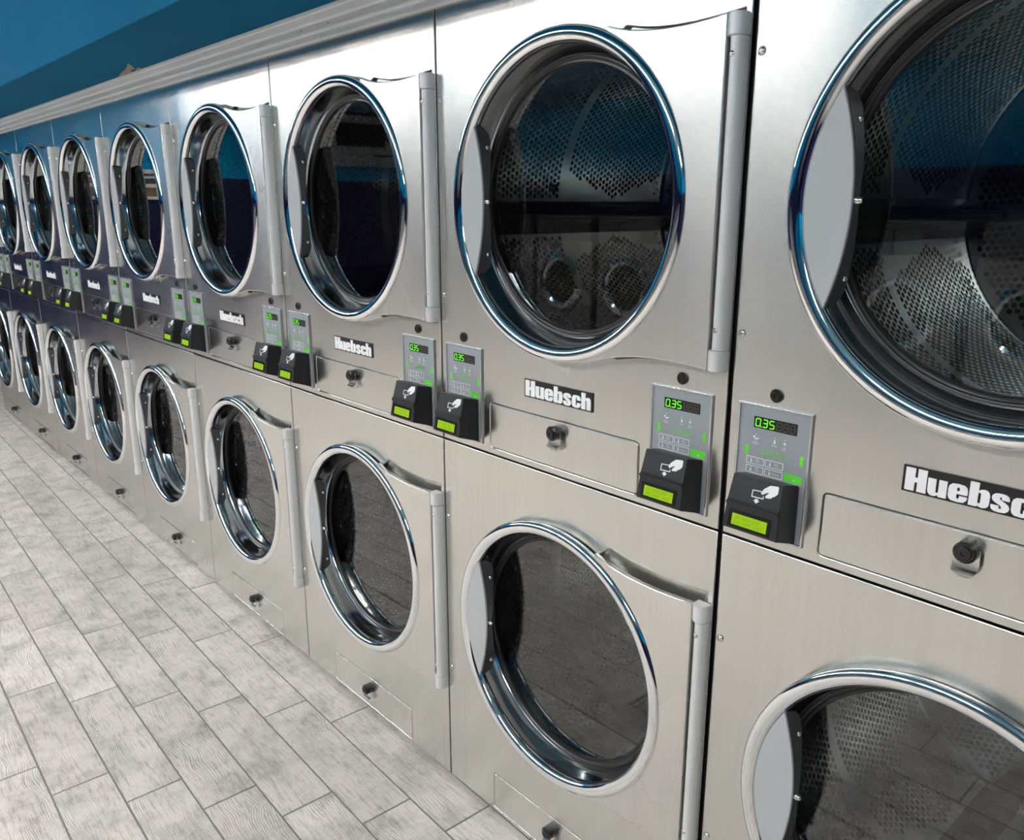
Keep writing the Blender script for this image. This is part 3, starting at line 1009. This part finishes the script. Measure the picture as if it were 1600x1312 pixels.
S['w_door'] = lathe('door', 'chrome', [(0.20, 0.0), (0.28, 0.0), (0.285, 0.02), (0.27, 0.05), (0.23, 0.06), (0.205, 0.045)], seg=48, closed=True)
S['w_glass'] = lathe('glass', 'display_black', [(0.0, 0.055), (0.12, 0.05), (0.21, 0.03), (0.21, 0.0), (0.0, 0.0)], seg=40)
S['w_handle'] = box('handle', 'washer_dark', 0.24, 0.31, 0.03, 0.075, -0.06, 0.06, 0.01)
S['w_soap'] = box('soap_box', 'washer_dark', -0.34, -0.10, 0.0, 0.03, 1.20, 1.36, 0.008)
for i in range(10):
    build_washer(0.75 - i * 0.85, 'steel front-loading washer with dark control strip in the row opposite the dryers')

acn = bpy.data.objects.new('wall_air_conditioner', None)
COL.objects.link(acn)
acn.location = (XL, -4.8, 2.0)
acn.rotation_euler = (0, 0, -pi / 2)
tag(acn, 'white air conditioner with dark grille set high in the blue end wall', 'air conditioner')
obj('housing', plate('housing', 'white_plastic', [rect(-0.55, 0.55, 0.0, 0.62, 0.02), rect(-0.34, 0.48, 0.24, 0.52)], -0.22, 0.22, 0.01), acn, (0, 0, 0), (0, 0, pi))
obj('grille_back', box('grille_back', 'grille_dark', -0.5, 0.36, 0.0, 0.05, 0.22, 0.54), acn)
sl = box('slat', 'grille_dark', -0.48, 0.34, 0.17, 0.21, -0.006, 0.006)
for i in range(9):
    obj('slat', sl, acn, (0, 0, 0.26 + i * 0.03), (0.4, 0, 0))
obj('control_slot', box('control_slot', 'grille_dark', 0.05, 0.45, 0.218, 0.224, 0.12, 0.15), acn)

def poster(y, z, w_, h_, label, alt):
    o = tag(obj('poster', box('poster', 'paper_white', 0.0, 0.004, -w_ / 2, w_ / 2, -h_ / 2, h_ / 2)), label, 'poster', 'posters on the end wall')
    o.location = (XL, y, z)
    obj('printed_block', box('printed_block', alt, 0.004, 0.005, -w_ * 0.36, w_ * 0.36, h_ * 0.02, h_ * 0.20), o)
    obj('printed_block', box('printed_block', 'grille_dark', 0.004, 0.005, -w_ * 0.30, w_ * 0.30, h_ * 0.28, h_ * 0.36), o)
    obj('printed_picture', box('printed_picture', 'paper_brown', 0.004, 0.005, -w_ * 0.22, w_ * 0.22, -h_ * 0.40, -h_ * 0.10), o)
poster(-2.08, 1.74, 0.26, 0.32, 'white paper poster with dark print on the navy end wall', 'grille_dark')
poster(-1.46, 1.74, 0.26, 0.32, 'white paper poster with red print on the navy end wall', 'paper_red')

# ------------------------------------------------------------------ ceiling light fixtures
S['lf'] = plate('fixture_frame', 'lamp_frame', [rect(-0.62, 0.62, -0.16, 0.16, 0.01), rect(-0.59, 0.59, -0.13, 0.13)], 0.0, 0.05, 0.003)
S['ld'] = box('diffuser', 'lamp_glow', -0.59, 0.59, -0.13, 0.13, -0.006, 0.006)
for i, (x, y) in enumerate(LAMPS):
    o = bpy.data.objects.new('ceiling_light', None)
    COL.objects.link(o)
    o.location = (x, y, CEIL)
    tag(o, 'rectangular ceiling light with a white glowing diffuser', 'ceiling light', 'ceiling lights over the aisle')
    obj('fixture_frame', S['lf'], o, (0, 0, -0.05), (-pi / 2, 0, 0))
    obj('diffuser', S['ld'], o, (0, 0, -0.03))
